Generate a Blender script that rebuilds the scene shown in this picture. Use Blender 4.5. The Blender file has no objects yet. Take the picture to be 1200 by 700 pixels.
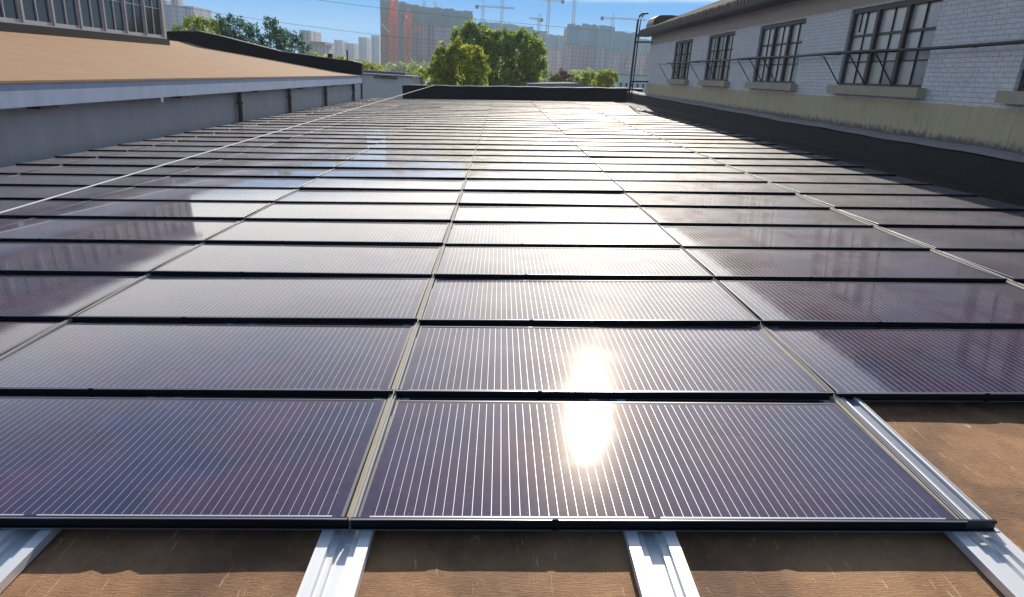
import bpy, math, random
import numpy as np
from mathutils import Matrix, Vector
from math import radians as R, sin, cos, pi
random.seed(7); rng = np.random.default_rng(11)
C = bpy.context.scene.collection
sc = bpy.context.scene

# ------------------------------------------------------------------ camera, sky, sun, exposure
EZ = 7.0                      # eye height above the yard
ROLL, TILT = R(3.3), R(2.5)   # camera roll; cross fall of the roof deck
cam_d = bpy.data.cameras.new('camera'); cam = bpy.data.objects.new('camera', cam_d); C.objects.link(cam)
cam_d.sensor_width = 36.0; cam_d.lens = 770/1200*36.0; cam_d.clip_start = 0.05; cam_d.clip_end = 6000
def rotx(a): return Matrix.Rotation(a, 4, 'X')
def roty(a): return Matrix.Rotation(a, 4, 'Y')
def rotz(a): return Matrix.Rotation(a, 4, 'Z')
M = Matrix.Translation((0, 0, EZ)) @ roty(-ROLL) @ rotz(R(-0.8446)) @ rotx(R(-18.9246)) @ rotx(R(90))
cam.matrix_world = M
sc.camera = cam

SUN_EL, SUN_AZ = 26.9, 7.4
w = bpy.data.worlds.new('World'); sc.world = w; w.use_nodes = True
nt = w.node_tree; nt.nodes.clear()
def N(nt, t, **k):
    n = nt.nodes.new(t)
    for a, b in k.items(): setattr(n, a, b)
    return n
out = N(nt, 'ShaderNodeOutputWorld'); bg = N(nt, 'ShaderNodeBackground'); bg.inputs[1].default_value = 0.11
sky = N(nt, 'ShaderNodeTexSky'); sky.sky_type = 'NISHITA'; sky.sun_disc = False
sky.sun_elevation = R(SUN_EL); sky.sun_rotation = R(SUN_AZ); sky.air_density = 1.0; sky.dust_density = 0.8; sky.ozone_density = 2.0
# clear blue low in the sky, bright cloud band added higher up to whiten panel reflections
tc = N(nt, 'ShaderNodeTexCoord'); sep = N(nt, 'ShaderNodeSeparateXYZ'); nt.links.new(tc.outputs['Generated'], sep.inputs[0])
noi = N(nt, 'ShaderNodeTexNoise'); noi.inputs['Scale'].default_value = 3.0; noi.inputs['Detail'].default_value = 6
mp = N(nt, 'ShaderNodeMapping'); mp.inputs['Scale'].default_value = (1, 1, 4)
nt.links.new(tc.outputs['Generated'], mp.inputs[0]); nt.links.new(mp.outputs[0], noi.inputs[0])
def mth(nt, op, a, b=None, c=None, clamp=False):
    n = N(nt, 'ShaderNodeMath', operation=op); n.use_clamp = clamp
    for i, v in enumerate((a, b, c)):
        if v is None: continue
        if isinstance(v, (int, float)): n.inputs[i].default_value = v
        else: nt.links.new(v, n.inputs[i])
    return n.outputs[0]
def mrange(nt, v, a, b, c=0, d=1, smooth=True):
    n = N(nt, 'ShaderNodeMapRange'); n.interpolation_type = 'SMOOTHSTEP' if smooth else 'LINEAR'
    nt.links.new(v, n.inputs[0])
    for i, x in enumerate((a, b, c, d)): n.inputs[i+1].default_value = x
    return n.outputs[0]
def mixc(nt, fac, a, b, mode='MIX'):
    n = N(nt, 'ShaderNodeMix', data_type='RGBA', blend_type=mode)
    if isinstance(fac, (int, float)): n.inputs[0].default_value = fac
    else: nt.links.new(fac, n.inputs[0])
    for i, v in ((6, a), (7, b)):
        if isinstance(v, tuple): n.inputs[i].default_value = (*v, 1)
        else: nt.links.new(v, n.inputs[i])
    return n.outputs[2]
dotn = N(nt, 'ShaderNodeVectorMath', operation='DOT_PRODUCT'); nt.links.new(tc.outputs['Generated'], dotn.inputs[0])
sd = (cos(R(SUN_EL))*sin(R(SUN_AZ)), cos(R(SUN_EL))*cos(R(SUN_AZ)), sin(R(SUN_EL)))
dotn.inputs[1].default_value = sd
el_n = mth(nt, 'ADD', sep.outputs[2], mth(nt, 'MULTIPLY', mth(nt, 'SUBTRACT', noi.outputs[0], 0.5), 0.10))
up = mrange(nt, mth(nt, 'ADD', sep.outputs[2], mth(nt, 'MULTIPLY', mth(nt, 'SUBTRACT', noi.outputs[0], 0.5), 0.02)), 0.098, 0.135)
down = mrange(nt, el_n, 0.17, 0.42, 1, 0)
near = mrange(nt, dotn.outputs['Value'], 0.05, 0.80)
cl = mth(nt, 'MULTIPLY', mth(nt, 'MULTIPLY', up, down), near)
blue = mixc(nt, mrange(nt, mth(nt, 'ADD', sep.outputs[2], mth(nt, 'MULTIPLY', mth(nt, 'SUBTRACT', noi.outputs[0], 0.5), 0.05)), 0.0, 0.10), (1.1, 3.7, 6.1), (0.15, 2.5, 6.1))
low = mixc(nt, mth(nt, 'MULTIPLY', up, 1.0), blue, sky.outputs[0])
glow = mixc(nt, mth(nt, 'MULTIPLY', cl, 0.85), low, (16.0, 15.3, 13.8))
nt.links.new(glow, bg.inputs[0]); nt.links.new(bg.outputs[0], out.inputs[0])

sl = bpy.data.lights.new('sun', 'SUN'); so = bpy.data.objects.new('sun', sl); C.objects.link(so)
sl.energy = 5.0; sl.angle = R(0.53); sl.color = (1.0, 0.93, 0.82)
so.rotation_euler = Vector(sd).to_track_quat('Z', 'Y').to_euler()
sc.view_settings.view_transform = 'Standard'; sc.view_settings.look = 'None'
sc.view_settings.exposure = 0.33; sc.view_settings.gamma = 1.0

# ------------------------------------------------------------------ helpers
def new_obj(name, data=None, parent=None, loc=(0, 0, 0), rot=(0, 0, 0)):
    o = bpy.data.objects.new(name, data); C.objects.link(o); o.parent = parent
    o.location = loc; o.rotation_euler = rot; return o
def tag(o, label=None, cat=None, group=None, kind=None):
    if label: o['label'] = label
    if cat: o['category'] = cat
    if group: o['group'] = group
    if kind: o['kind'] = kind
    return o
class MB:
    def __init__(s): s.v = []; s.f = []; s.mi = []
    def add(s, vs, fs, mi=0):
        b = len(s.v); s.v += [tuple(p) for p in vs]; s.f += [tuple(b+i for i in f) for f in fs]; s.mi += [mi]*len(fs); return s
    def box(s, x0, x1, y0, y1, z0, z1, mi=0):
        return s.add([(x0,y0,z0),(x1,y0,z0),(x1,y1,z0),(x0,y1,z0),(x0,y0,z1),(x1,y0,z1),(x1,y1,z1),(x0,y1,z1)],
                     [(0,3,2,1),(4,5,6,7),(0,1,5,4),(1,2,6,5),(2,3,7,6),(3,0,4,7)], mi)
    def prism(s, prof, axis, a, b, mi=0):
        # prof: closed 2-D outline; axis 'y': (x,z) extruded along y; 'x': (y,z) along x; 'z': (x,y) along z
        def P(p, t): return {'y': (p[0], t, p[1]), 'x': (t, p[0], p[1]), 'z': (p[0], p[1], t)}[axis]
        n = len(prof); vs = [P(p, a) for p in prof]+[P(p, b) for p in prof]
        fs = [(i, (i+1) % n, n+(i+1) % n, n+i) for i in range(n)]+[tuple(range(n-1, -1, -1)), tuple(range(n, 2*n))]
        return s.add(vs, fs, mi)
    def tube(s, pts, r, n=8, mi=0):
        pts = [Vector(p) for p in pts]; rs = r if isinstance(r, (list, tuple)) else [r]*len(pts)
        vs = []; up = Vector((0, 0, 1))
        for i, p in enumerate(pts):
            d = (pts[min(i+1, len(pts)-1)]-pts[max(i-1, 0)]).normalized()
            a = d.cross(up if abs(d.z) < .9 else Vector((1, 0, 0))).normalized(); b = d.cross(a)
            vs += [p+(a*cos(2*pi*k/n)+b*sin(2*pi*k/n))*rs[i] for k in range(n)]
        fs = [(i*n+k, i*n+(k+1) % n, (i+1)*n+(k+1) % n, (i+1)*n+k) for i in range(len(pts)-1) for k in range(n)]
        fs += [tuple(range(n-1, -1, -1)), tuple(range(len(vs)-n, len(vs)))]
        return s.add(vs, fs, mi)
    def bar(s, p, q, t, mi=0): return s.tube([p, q], t*0.7, 4, mi)
    def mesh(s, name, mats, off=(0, 0, 0)):
        me = bpy.data.meshes.new(name); ox, oy, oz = off
        me.from_pydata([(x-ox, y-oy, z-oz) for x, y, z in s.v], [], s.f)
        mats = mats if isinstance(mats, (list, tuple)) else [mats]
        for m in mats: me.materials.append(m)
        if len(mats) > 1: me.polygons.foreach_set('material_index', s.mi)
        import bmesh
        bm = bmesh.new(); bm.from_mesh(me); bmesh.ops.recalc_face_normals(bm, faces=bm.faces); bm.to_mesh(me); bm.free()
        me.update(); return me
    def world(s, name, mats, parent=None, loc=None):
        """vertices are eye-relative; origin at loc (eye-relative) or at the parent's origin"""
        if parent is not None:
            # world location of the parent chain
            p = parent; o = Vector((0, 0, 0))
            while p is not None: o += p.location; p = p.parent
            off = (o.x, o.y, o.z-EZ); return new_obj(name, s.mesh(name, mats, off), parent)
        return new_obj(name, s.mesh(name, mats, loc), None, (loc[0], loc[1], loc[2]+EZ))
def root(name, loc, label, cat, group=None):
    return tag(new_obj(name, None, None, (loc[0], loc[1], loc[2]+EZ)), label, cat, group)
RO = Vector((0, 0, EZ)) + roty(-TILT).to_3x3() @ Vector((0, 0, -1.55))     # roof-deck origin
RT = roty(-TILT).to_3x3()
def rloc(p): return RO + RT @ Vector(p)
def rroot(name, p, label, cat, group=None, data=None, tx=0.0, ty=0.0):
    return tag(new_obj(name, data, None, rloc(p), (tx, -TILT+ty, 0)), label, cat, group)
def smooth(o):
    o.data.polygons.foreach_set('use_smooth', [True]*len(o.data.polygons)); return o

# ------------------------------------------------------------------ materials
def mat(name, col, rough=.6, metal=0., spec=.5, var=0.0, vscale=3.0, bump=0.0, bscale=40., coat=0., coatr=.1, col2=None, stretch=None):
    m = bpy.data.materials.new(name); m.use_nodes = True; t = m.node_tree; b = t.nodes['Principled BSDF']
    b.inputs['Roughness'].default_value = rough; b.inputs['Metallic'].default_value = metal
    b.inputs['Specular IOR Level'].default_value = spec; b.inputs['Base Color'].default_value = (*col, 1)
    b.inputs['Coat Weight'].default_value = coat; b.inputs['Coat Roughness'].default_value = coatr
    tcn = N(t, 'ShaderNodeTexCoord'); src = tcn.outputs['Object']
    if stretch:
        mpn = N(t, 'ShaderNodeMapping'); mpn.inputs['Scale'].default_value = stretch; t.links.new(src, mpn.inputs[0]); src = mpn.outputs[0]
    if var or col2:
        n = N(t, 'ShaderNodeTexNoise'); n.inputs['Scale'].default_value = vscale; n.inputs['Detail'].default_value = 8; n.inputs['Roughness'].default_value = .65
        t.links.new(src, n.inputs[0])
        if col2: c = mixc(t, mrange(t, n.outputs[0], .35, .65), col, col2)
        else: c = mixc(t, 1.0, col, mixc(t, n.outputs[0], (1-var,)*3, (1+var,)*3), 'MULTIPLY')
        t.links.new(c, b.inputs['Base Color'])
        rr = mth(t, 'ADD', mth(t, 'MULTIPLY', n.outputs[0], .25), rough-.125); t.links.new(rr, b.inputs['Roughness'])
    if bump:
        n2 = N(t, 'ShaderNodeTexNoise'); n2.inputs['Scale'].default_value = bscale; n2.inputs['Detail'].default_value = 6
        t.links.new(src, n2.inputs[0]); bp = N(t, 'ShaderNodeBump'); bp.inputs['Strength'].default_value = min(1, bump*20); bp.inputs['Distance'].default_value = bump
        t.links.new(n2.outputs[0], bp.inputs['Height']); t.links.new(bp.outputs[0], b.inputs['Normal'])
    return m

def glass_panel_mat(name, W, D, ncell, margin):
    """solar cells: fine silver ribbons every 1/5 cell, faint cell gaps, dust; object x across, y deep (0..D)"""
    m = bpy.data.materials.new(name); m.use_nodes = True; t = m.node_tree; b = t.nodes['Principled BSDF']
    tcn = N(t, 'ShaderNodeTexCoord'); sp = N(t, 'ShaderNodeSeparateXYZ'); t.links.new(tcn.outputs['Object'], sp.inputs[0])
    X, Y = sp.outputs[0], sp.outputs[1]
    half = W/2-margin; nl = ncell*5; pitch = 2*half/nl
    u = mth(t, 'DIVIDE', mth(t, 'ADD', X, half), pitch)
    fr = mth(t, 'ABSOLUTE', mth(t, 'SUBTRACT', mth(t, 'FRACT', u), .5))           # 0 on a ribbon
    inx = mth(t, 'MULTIPLY', mth(t, 'GREATER_THAN', u, 0.0), mth(t, 'LESS_THAN', u, float(nl)))
    ylo, yhi = .028, D-.03
    iny = mth(t, 'MULTIPLY', mth(t, 'GREATER_THAN', Y, ylo), mth(t, 'LESS_THAN', Y, yhi))
    line = mth(t, 'MULTIPLY', mth(t, 'LESS_THAN', fr, 0.00085/pitch), mth(t, 'MULTIPLY', inx, iny))
    # collector ribbon along the near and far edge, with a gap at mid panel
    e1 = mth(t, 'MULTIPLY', mth(t, 'GREATER_THAN', Y, ylo-.007), mth(t, 'LESS_THAN', Y, ylo))
    gap = mth(t, 'GREATER_THAN', mth(t, 'ABSOLUTE', mth(t, 'ADD', X, .02)), .022)
    bus = mth(t, 'MULTIPLY', mth(t, 'MULTIPLY', e1, inx), gap)
    # dark gaps between cells
    cp = (yhi-ylo)/6
    vy = mth(t, 'ABSOLUTE', mth(t, 'SUBTRACT', mth(t, 'FRACT', mth(t, 'DIVIDE', mth(t, 'SUBTRACT', Y, ylo), cp)), .5))
    cg = mth(t, 'GREATER_THAN', vy, .5-.0012/cp)
    noi = N(t, 'ShaderNodeTexNoise'); noi.inputs['Scale'].default_value = 2.2; noi.inputs['Detail'].default_value = 5
    wp = N(t, 'ShaderNodeVectorMath', operation='ADD')
    oi = N(t, 'ShaderNodeObjectInfo'); cmb = N(t, 'ShaderNodeCombineXYZ')
    t.links.new(mth(t, 'MULTIPLY', oi.outputs['Random'], 37.0), cmb.inputs[2])
    t.links.new(tcn.outputs['Object'], wp.inputs[0]); t.links.new(cmb.outputs[0], wp.inputs[1]); t.links.new(wp.outputs[0], noi.inputs[0])
    cell = mixc(t, mrange(t, noi.outputs[0], .3, .7), (.012, .016, .066), (.044, .017, .058))
    wn = N(t, 'ShaderNodeTexWhiteNoise', noise_dimensions='3D'); cw = N(t, 'ShaderNodeCombineXYZ')
    t.links.new(mth(t, 'FLOOR', mth(t, 'DIVIDE', u, 5.0)), cw.inputs[0]); t.links.new(mth(t, 'FLOOR', mth(t, 'DIVIDE', mth(t, 'SUBTRACT', Y, ylo), cp)), cw.inputs[1]); t.links.new(mth(t, 'MULTIPLY', oi.outputs['Random'], 91.0), cw.inputs[2]); t.links.new(cw.outputs[0], wn.inputs[0])
    cell = mixc(t, 1.0, cell, mixc(t, wn.outputs[0], (.82, .82, .82), (1.22, 1.18, 1.18)), 'MULTIPLY')
    cell = mixc(t, mth(t, 'MULTIPLY', cg, .6), cell, (.035, .035, .05))
    nd = N(t, 'ShaderNodeTexNoise'); nd.inputs['Scale'].default_value = 9.0; nd.inputs['Detail'].default_value = 9; nd.inputs['Roughness'].default_value = .7
    t.links.new(wp.outputs[0], nd.inputs[0])
    spk = N(t, 'ShaderNodeTexVoronoi'); spk.inputs['Scale'].default_value = 26.0; t.links.new(wp.outputs[0], spk.inputs[0])
    ns0 = N(t, 'ShaderNodeTexNoise'); ns0.inputs['Scale'].default_value = 3.4; ns0.inputs['Detail'].default_value = 9; ns0.inputs['Roughness'].default_value = .75; ns0.inputs['Distortion'].default_value = 1.4
    t.links.new(wp.outputs[0], ns0.inputs[0])
    speck = mth(t, 'MULTIPLY', mth(t, 'LESS_THAN', spk.outputs['Distance'], .075), mth(t, 'GREATER_THAN', nd.outputs[0], .5))
    dust = mth(t, 'ADD', mrange(t, nd.outputs[0], .35, .8, .008, .075), mth(t, 'ADD', mth(t, 'MULTIPLY', speck, .4), mrange(t, ns0.outputs[0], .60, .72, 0, .07)), clamp=True)
    rib = mth(t, 'MAXIMUM', line, bus)
    c = mixc(t, rib, cell, (.50, .48, .55))
    c = mixc(t, dust, c, (.36, .27, .18))
    t.links.new(c, b.inputs['Base Color'])
    b.inputs['Roughness'].default_value = .45; b.inputs['Specular IOR Level'].default_value = 0.0
    t.links.new(mth(t, 'MULTIPLY', rib, .35), b.inputs['Metallic'])
    b.inputs['Coat Weight'].default_value = 1.0; b.inputs['Coat IOR'].default_value = 1.5
    b.inputs['Sheen Weight'].default_value = .03; b.inputs['Sheen Roughness'].default_value = .28; b.inputs['Sheen Tint'].default_value = (1, .95, .86, 1)
    ns = N(t, 'ShaderNodeTexNoise'); ns.inputs['Scale'].default_value = 3.0; ns.inputs['Detail'].default_value = 5; ns.inputs['Distortion'].default_value = .8
    t.links.new(wp.outputs[0], ns.inputs[0])
    cr = mth(t, 'ADD', mrange(t, ns.outputs[0], .3, .75, .044, .060), mth(t, 'MULTIPLY', nd.outputs[0], .012))
    t.links.new(cr, b.inputs['Coat Roughness'])
    # very slight waviness of the laminate
    nb = N(t, 'ShaderNodeTexNoise'); nb.inputs['Scale'].default_value = 1.6; nb.inputs['Detail'].default_value = 1
    t.links.new(wp.outputs[0], nb.inputs[0])
    bp = N(t, 'ShaderNodeBump'); bp.inputs['Strength'].default_value = .25; bp.inputs['Distance'].default_value = .002
    t.links.new(nb.outputs[0], bp.inputs['Height']); t.links.new(bp.outputs[0], b.inputs['Coat Normal'])
    # dust film lying on the glass: a rough forward-scattering layer
    gl = N(t, 'ShaderNodeBsdfAnisotropic'); gl.inputs['Roughness'].default_value = .58; gl.inputs['Color'].default_value = (1, .97, .93, 1)
    fz = N(t, 'ShaderNodeFresnel'); fz.inputs[0].default_value = 1.12
    mx = N(t, 'ShaderNodeMixShader'); t.links.new(mth(t, 'MULTIPLY', fz.outputs[0], mrange(t, ns.outputs[0], .3, .7, .24, .36)), mx.inputs[0])
    t.links.new(b.outputs[0], mx.inputs[1]); t.links.new(gl.outputs[0], mx.inputs[2])
    g2 = N(t, 'ShaderNodeBsdfAnisotropic'); g2.inputs['Roughness'].default_value = .24; g2.inputs['Color'].default_value = (1, .80, .55, 1)
    m2 = N(t, 'ShaderNodeMixShader'); m2.inputs[0].default_value = .003
    t.links.new(mx.outputs[0], m2.inputs[1]); t.links.new(g2.outputs[0], m2.inputs[2]); t.links.new(m2.outputs[0], t.nodes['Material Output'].inputs[0])
    return m

def felt_mat(name, c1, c2, scratch=True, rough=.75):
    m = bpy.data.materials.new(name); m.use_nodes = True; t = m.node_tree; b = t.nodes['Principled BSDF']
    tcn = N(t, 'ShaderNodeTexCoord'); P = tcn.outputs['Object']
    def noise(scale, det, st=None, rot=0, dist=0):
        n = N(t, 'ShaderNodeTexNoise'); n.inputs['Scale'].default_value = scale; n.inputs['Detail'].default_value = det
        n.inputs['Roughness'].default_value = .65; n.inputs['Distortion'].default_value = dist
        if st:
            q = N(t, 'ShaderNodeMapping'); q.inputs['Scale'].default_value = st; q.inputs['Rotation'].default_value = (0, 0, rot)
            t.links.new(P, q.inputs[0]); t.links.new(q.outputs[0], n.inputs[0])
        else: t.links.new(P, n.inputs[0])
        return n.outputs[0]
    a = noise(2.0, 8); fine = noise(90, 6); cross = noise(25, 5, (1, 9, 1))
    c = mixc(t, mrange(t, a, .32, .68), c1, c2)
    c = mixc(t, 1.0, c, mixc(t, fine, (.72,)*3, (1.28,)*3), 'MULTIPLY')
    c = mixc(t, 1.0, c, mixc(t, cross, (.94,)*3, (1.06,)*3), 'MULTIPLY')
    if scratch:
        for st, rt, th in (((14, .9, 1), .35, .655), ((16, 1.4, 1), -.3, .665), ((9, 1.6, 1), .9, .67)):
            s = mth(t, 'MULTIPLY', mrange(t, noise(3.1, 3, st, rt, 1.2), th, th+.04), .8)
            c = mixc(t, s, c, (.66, .46, .27))
        st2 = mth(t, 'MULTIPLY', mrange(t, noise(1.9, 9, None, 0, .3), .44, .66), .62)
        c = mixc(t, st2, c, (.10, .055, .035))
    t.links.new(c, b.inputs['Base Color']); b.inputs['Roughness'].default_value = rough; b.inputs['Specular IOR Level'].default_value = .25
    bp = N(t, 'ShaderNodeBump'); bp.inputs['Strength'].default_value = .6; bp.inputs['Distance'].default_value = .004
    t.links.new(mth(t, 'ADD', fine, mth(t, 'MULTIPLY', cross, 1.5)), bp.inputs['Height']); t.links.new(bp.outputs[0], b.inputs['Normal'])
    return m

def wall_mat():
    """painted brick between a plaster plinth and a plaster band; object z = eye-relative height"""
    m = bpy.data.materials.new('painted_brick'); m.use_nodes = True; t = m.node_tree; b = t.nodes['Principled BSDF']
    tcn = N(t, 'ShaderNodeTexCoord'); P = tcn.outputs['Object']; sp = N(t, 'ShaderNodeSeparateXYZ'); t.links.new(P, sp.inputs[0])
    cm = N(t, 'ShaderNodeCombineXYZ'); t.links.new(sp.outputs[1], cm.inputs[0]); t.links.new(sp.outputs[2], cm.inputs[1])
    br = N(t, 'ShaderNodeTexBrick'); dn = N(t, 'ShaderNodeTexNoise'); dn.inputs['Scale'].default_value = 6.0; dn.inputs['Detail'].default_value = 3; t.links.new(P, dn.inputs[0])
    ds = N(t, 'ShaderNodeVectorMath', operation='SCALE'); t.links.new(dn.outputs['Color'], ds.inputs[0]); ds.inputs[3].default_value = .022
    da = N(t, 'ShaderNodeVectorMath', operation='ADD'); t.links.new(cm.outputs[0], da.inputs[0]); t.links.new(ds.outputs[0], da.inputs[1]); t.links.new(da.outputs[0], br.inputs[0])
    br.inputs['Scale'].default_value = 1.0; br.inputs['Brick Width'].default_value = .25; br.inputs['Row Height'].default_value = .078
    br.inputs['Mortar Size'].default_value = .006; br.inputs['Mortar Smooth'].default_value = .3
    br.inputs['Color1'].default_value = (.89, .85, .81, 1); br.inputs['Color2'].default_value = (.83, .79, .76, 1); br.inputs['Mortar'].default_value = (.62, .58, .55, 1)
    def noise(scale, det=6, st=None):
        n = N(t, 'ShaderNodeTexNoise'); n.inputs['Scale'].default_value = scale; n.inputs['Detail'].default_value = det; n.inputs['Roughness'].default_value = .65
        if st:
            q = N(t, 'ShaderNodeMapping'); q.inputs['Scale'].default_value = st; t.links.new(P, q.inputs[0]); t.links.new(q.outputs[0], n.inputs[0])
        else: t.links.new(P, n.inputs[0])
        return n.outputs[0]
    n1 = noise(2.0); n2 = noise(24.); n3 = noise(3., 6, (1, 3, .5)); n4 = noise(7.)
    brick = mixc(t, 1.0, br.outputs['Color'], mixc(t, n1, (.8,)*3, (1.12,)*3), 'MULTIPLY')
    # paint worn off in small chips
    brick = mixc(t, mth(t, 'MULTIPLY', mrange(t, n2, .56, .64), .7), brick, (.33, .29, .27))
    brick = mixc(t, mth(t, 'MULTIPLY', mrange(t, n3, .55, .75), .35), brick, (.36, .34, .33))
    yel = mixc(t, n1, (.54, .43, .25), (.72, .59, .37)); yel = mixc(t, mth(t, 'MULTIPLY', mrange(t, n3, .5, .75), .5), yel, (.24, .20, .15))
    bei = mixc(t, n1, (.46, .37, .29), (.58, .48, .38)); bei = mixc(t, mth(t, 'MULTIPLY', mrange(t, n3, .5, .75), .35), bei, (.30, .24, .20))
    z = sp.outputs[2]; wob = mth(t, 'MULTIPLY', mth(t, 'SUBTRACT', n4, .5), .10)
    zz = mth(t, 'ADD', z, wob)
    lo = mrange(t, zz, -.075, -.055); hi = mrange(t, zz, 1.80, 1.82)
    tar = mrange(t, mth(t, 'ADD', z, mth(t, 'MULTIPLY', mth(t, 'SUBTRACT', n4, .5), .35)), -.66, -.52)
    yel = mixc(t, tar, (.17, .14, .13), yel)
    c = mixc(t, lo, yel, brick); c = mixc(t, hi, c, bei)
    t.links.new(c, b.inputs['Base Color']); b.inputs['Roughness'].default_value = .75; b.inputs['Specular IOR Level'].default_value = .3
    isb = mth(t, 'SUBTRACT', lo, hi)
    h = mth(t, 'ADD', mth(t, 'MULTIPLY', mth(t, 'MULTIPLY', br.outputs['Fac'], -1.0), isb), mth(t, 'MULTIPLY', n2, .5))
    bp = N(t, 'ShaderNodeBump'); bp.inputs['Strength'].default_value = .9; bp.inputs['Distance'].default_value = .01
    t.links.new(h, bp.inputs['Height']); t.links.new(bp.outputs[0], b.inputs['Normal'])
    return m

def leaf_mat(name, c1, c2, c3):
    m = bpy.data.materials.new(name); m.use_nodes = True; t = m.node_tree; b = t.nodes['Principled BSDF']
    g = N(t, 'ShaderNodeNewGeometry'); ra = N(t, 'ShaderNodeValToRGB')
    ra.color_ramp.elements[0].color = (*c1, 1); ra.color_ramp.elements[1].color = (*c3, 1); e = ra.color_ramp.elements.new(.5); e.color = (*c2, 1)
    t.links.new(g.outputs['Random Per Island'], ra.inputs[0])
    t.links.new(ra.outputs[0], b.inputs['Base Color']); b.inputs['Roughness'].default_value = .6; b.inputs['Specular IOR Level'].default_value = .3
    tr = N(t, 'ShaderNodeBsdfTranslucent'); t.links.new(ra.outputs[0], tr.inputs[0]); mx = N(t, 'ShaderNodeMixShader'); mx.inputs[0].default_value = .55
    t.links.new(b.outputs[0], mx.inputs[1]); t.links.new(tr.outputs[0], mx.inputs[2]); t.links.new(mx.outputs[0], t.nodes['Material Output'].inputs[0])
    return m

def tower_mat(name, wallc, darkc, floor=3.0, bay=3.4, wh=.42, ww=.34, cx=0.0):
    """rendered facade: rows of small dark openings per storey, pale floor lines"""
    m = bpy.data.materials.new(name); m.use_nodes = True; t = m.node_tree; b = t.nodes['Principled BSDF']
    tcn = N(t, 'ShaderNodeTexCoord'); sp = N(t, 'ShaderNodeSeparateXYZ'); t.links.new(tcn.outputs['Object'], sp.inputs[0])
    n = N(t, 'ShaderNodeTexNoise'); n.inputs['Scale'].default_value = .12; n.inputs['Detail'].default_value = 4; t.links.new(tcn.outputs['Object'], n.inputs[0])
    hx = mth(t, 'ADD', sp.outputs[0], sp.outputs[1])
    fx = mth(t, 'ABSOLUTE', mth(t, 'SUBTRACT', mth(t, 'FRACT', mth(t, 'DIVIDE', hx, bay)), .5))
    fz = mth(t, 'ABSOLUTE', mth(t, 'SUBTRACT', mth(t, 'FRACT', mth(t, 'DIVIDE', sp.outputs[2], floor)), .5))
    op = mth(t, 'MULTIPLY', mth(t, 'LESS_THAN', fx, ww/2), mth(t, 'LESS_THAN', fz, wh/2))
    c = mixc(t, mrange(t, fz, .40, .5), wallc, tuple(min(1, v*.78) for v in wallc))
    c = mixc(t, 1.0, c, mixc(t, n.outputs[0], (.82,)*3, (1.18,)*3), 'MULTIPLY')
    wn = N(t, 'ShaderNodeTexWhiteNoise', noise_dimensions='1D'); t.links.new(mth(t, 'FLOOR', mth(t, 'DIVIDE', hx, bay)), wn.inputs['W'])
    c = mixc(t, 1.0, c, mixc(t, wn.outputs[0], (.62,)*3, (1.22,)*3), 'MULTIPLY')
    c = mixc(t, op, c, darkc)
    t.links.new(c, b.inputs['Base Color']); b.inputs['Roughness'].default_value = .85
    return m

m_alu = mat('aluminium', (.76, .76, .76), .42, .35, var=.06, vscale=30, stretch=(1, .1, 1))
m_black = mat('black_anodised', (.018, .02, .026), .38, .3, var=.3, vscale=6)
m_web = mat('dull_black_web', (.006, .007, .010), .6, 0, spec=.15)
m_side = mat('side_frame', (.09, .09, .11), .45, .4)
m_lip = mat('edge_lip', (.30, .30, .34), .3, .7)
m_felt = felt_mat('roof_felt', (.43, .235, .115), (.24, .122, .06))
m_rib = mat('ribbed_strip', (.34, .34, .35), .75, .1)
m_seal = mat('seam_strip', (.38, .32, .23), .85, var=.35, vscale=14)
m_tar = mat('black_bitumen', (.010, .008, .010), .8, spec=.2, var=.5, vscale=1.2, bump=.01, bscale=6)
m_tarrim = mat('bitumen_rim', (.20, .19, .19), .6, var=.4, vscale=5)
m_gut = mat('gutter_bitumen', (.024, .019, .019), .8, spec=.3, var=.8, vscale=1.5, bump=.03, bscale=5)
m_cement = mat('cement_fillet', (.26, .23, .22), .8, var=.4, vscale=3, bump=.004)
m_wall = wall_mat()
m_plast = mat('grey_plaster', (.38, .42, .46), .8, var=.28, vscale=2.2, bump=.003, bscale=12, stretch=(1, 1, .35))
m_fascia = mat('grey_blue_paint', (.31, .39, .54), .55, var=.35, vscale=3.5, bump=.002, stretch=(1, 1, .3))
m_lroof = felt_mat('tan_roofing', (.38, .225, .12), (.32, .19, .105), scratch=False, rough=.85)
m_iron = mat('dark_iron', (.05, .045, .045), .55, .4, var=.4, vscale=8)
m_rust = mat('brown_painted_steel', (.085, .065, .06), .6, .2, var=.4, vscale=9)
m_pane = mat('obscured_glass', (.56, .50, .42), .35, var=.35, vscale=2.2, coat=.6, coatr=.12)
m_pane2 = mat('dark_obscured_glass', (.27, .255, .25), .3, var=.3, vscale=3, coat=.6, coatr=.12)
m_dark = mat('dark_window_glass', (.028, .03, .034), .12, var=.2, vscale=2, spec=.6)
m_wframe = mat('weathered_frame_paint', (.33, .33, .36), .6, var=.3, vscale=6)
m_sill = mat('sill_paint', (.46, .39, .27), .75, var=.25, vscale=4, bump=.004)
m_tile = mat('weathered_roof_tiles', (.16, .115, .09), .8, var=.5, vscale=3, bump=.02, bscale=10, col2=(.26, .20, .15))
m_gutr = mat('eave_gutter', (.13, .115, .105), .6, .2, var=.3, vscale=4)
m_white = mat('white_paint', (.75, .75, .73), .6, var=.1)
m_bark = mat('bark', (.09, .07, .05), .9, var=.4, vscale=5)
m_orange = mat('orange_crane_paint', (1.0, .17, .01), .6, var=.15)
m_crane = mat('pale_crane_paint', (.50, .52, .52), .6)
m_cord = mat('white_cord', (.78, .77, .74), .7)
m_net = mat('safety_net', (.13, .27, .27), .9, var=.4, vscale=.25, stretch=(1, 1, .08))
m_net2 = mat('blue_green_net', (.19, .37, .42), .9, var=.5, vscale=.3, stretch=(1, 1, .06))
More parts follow.
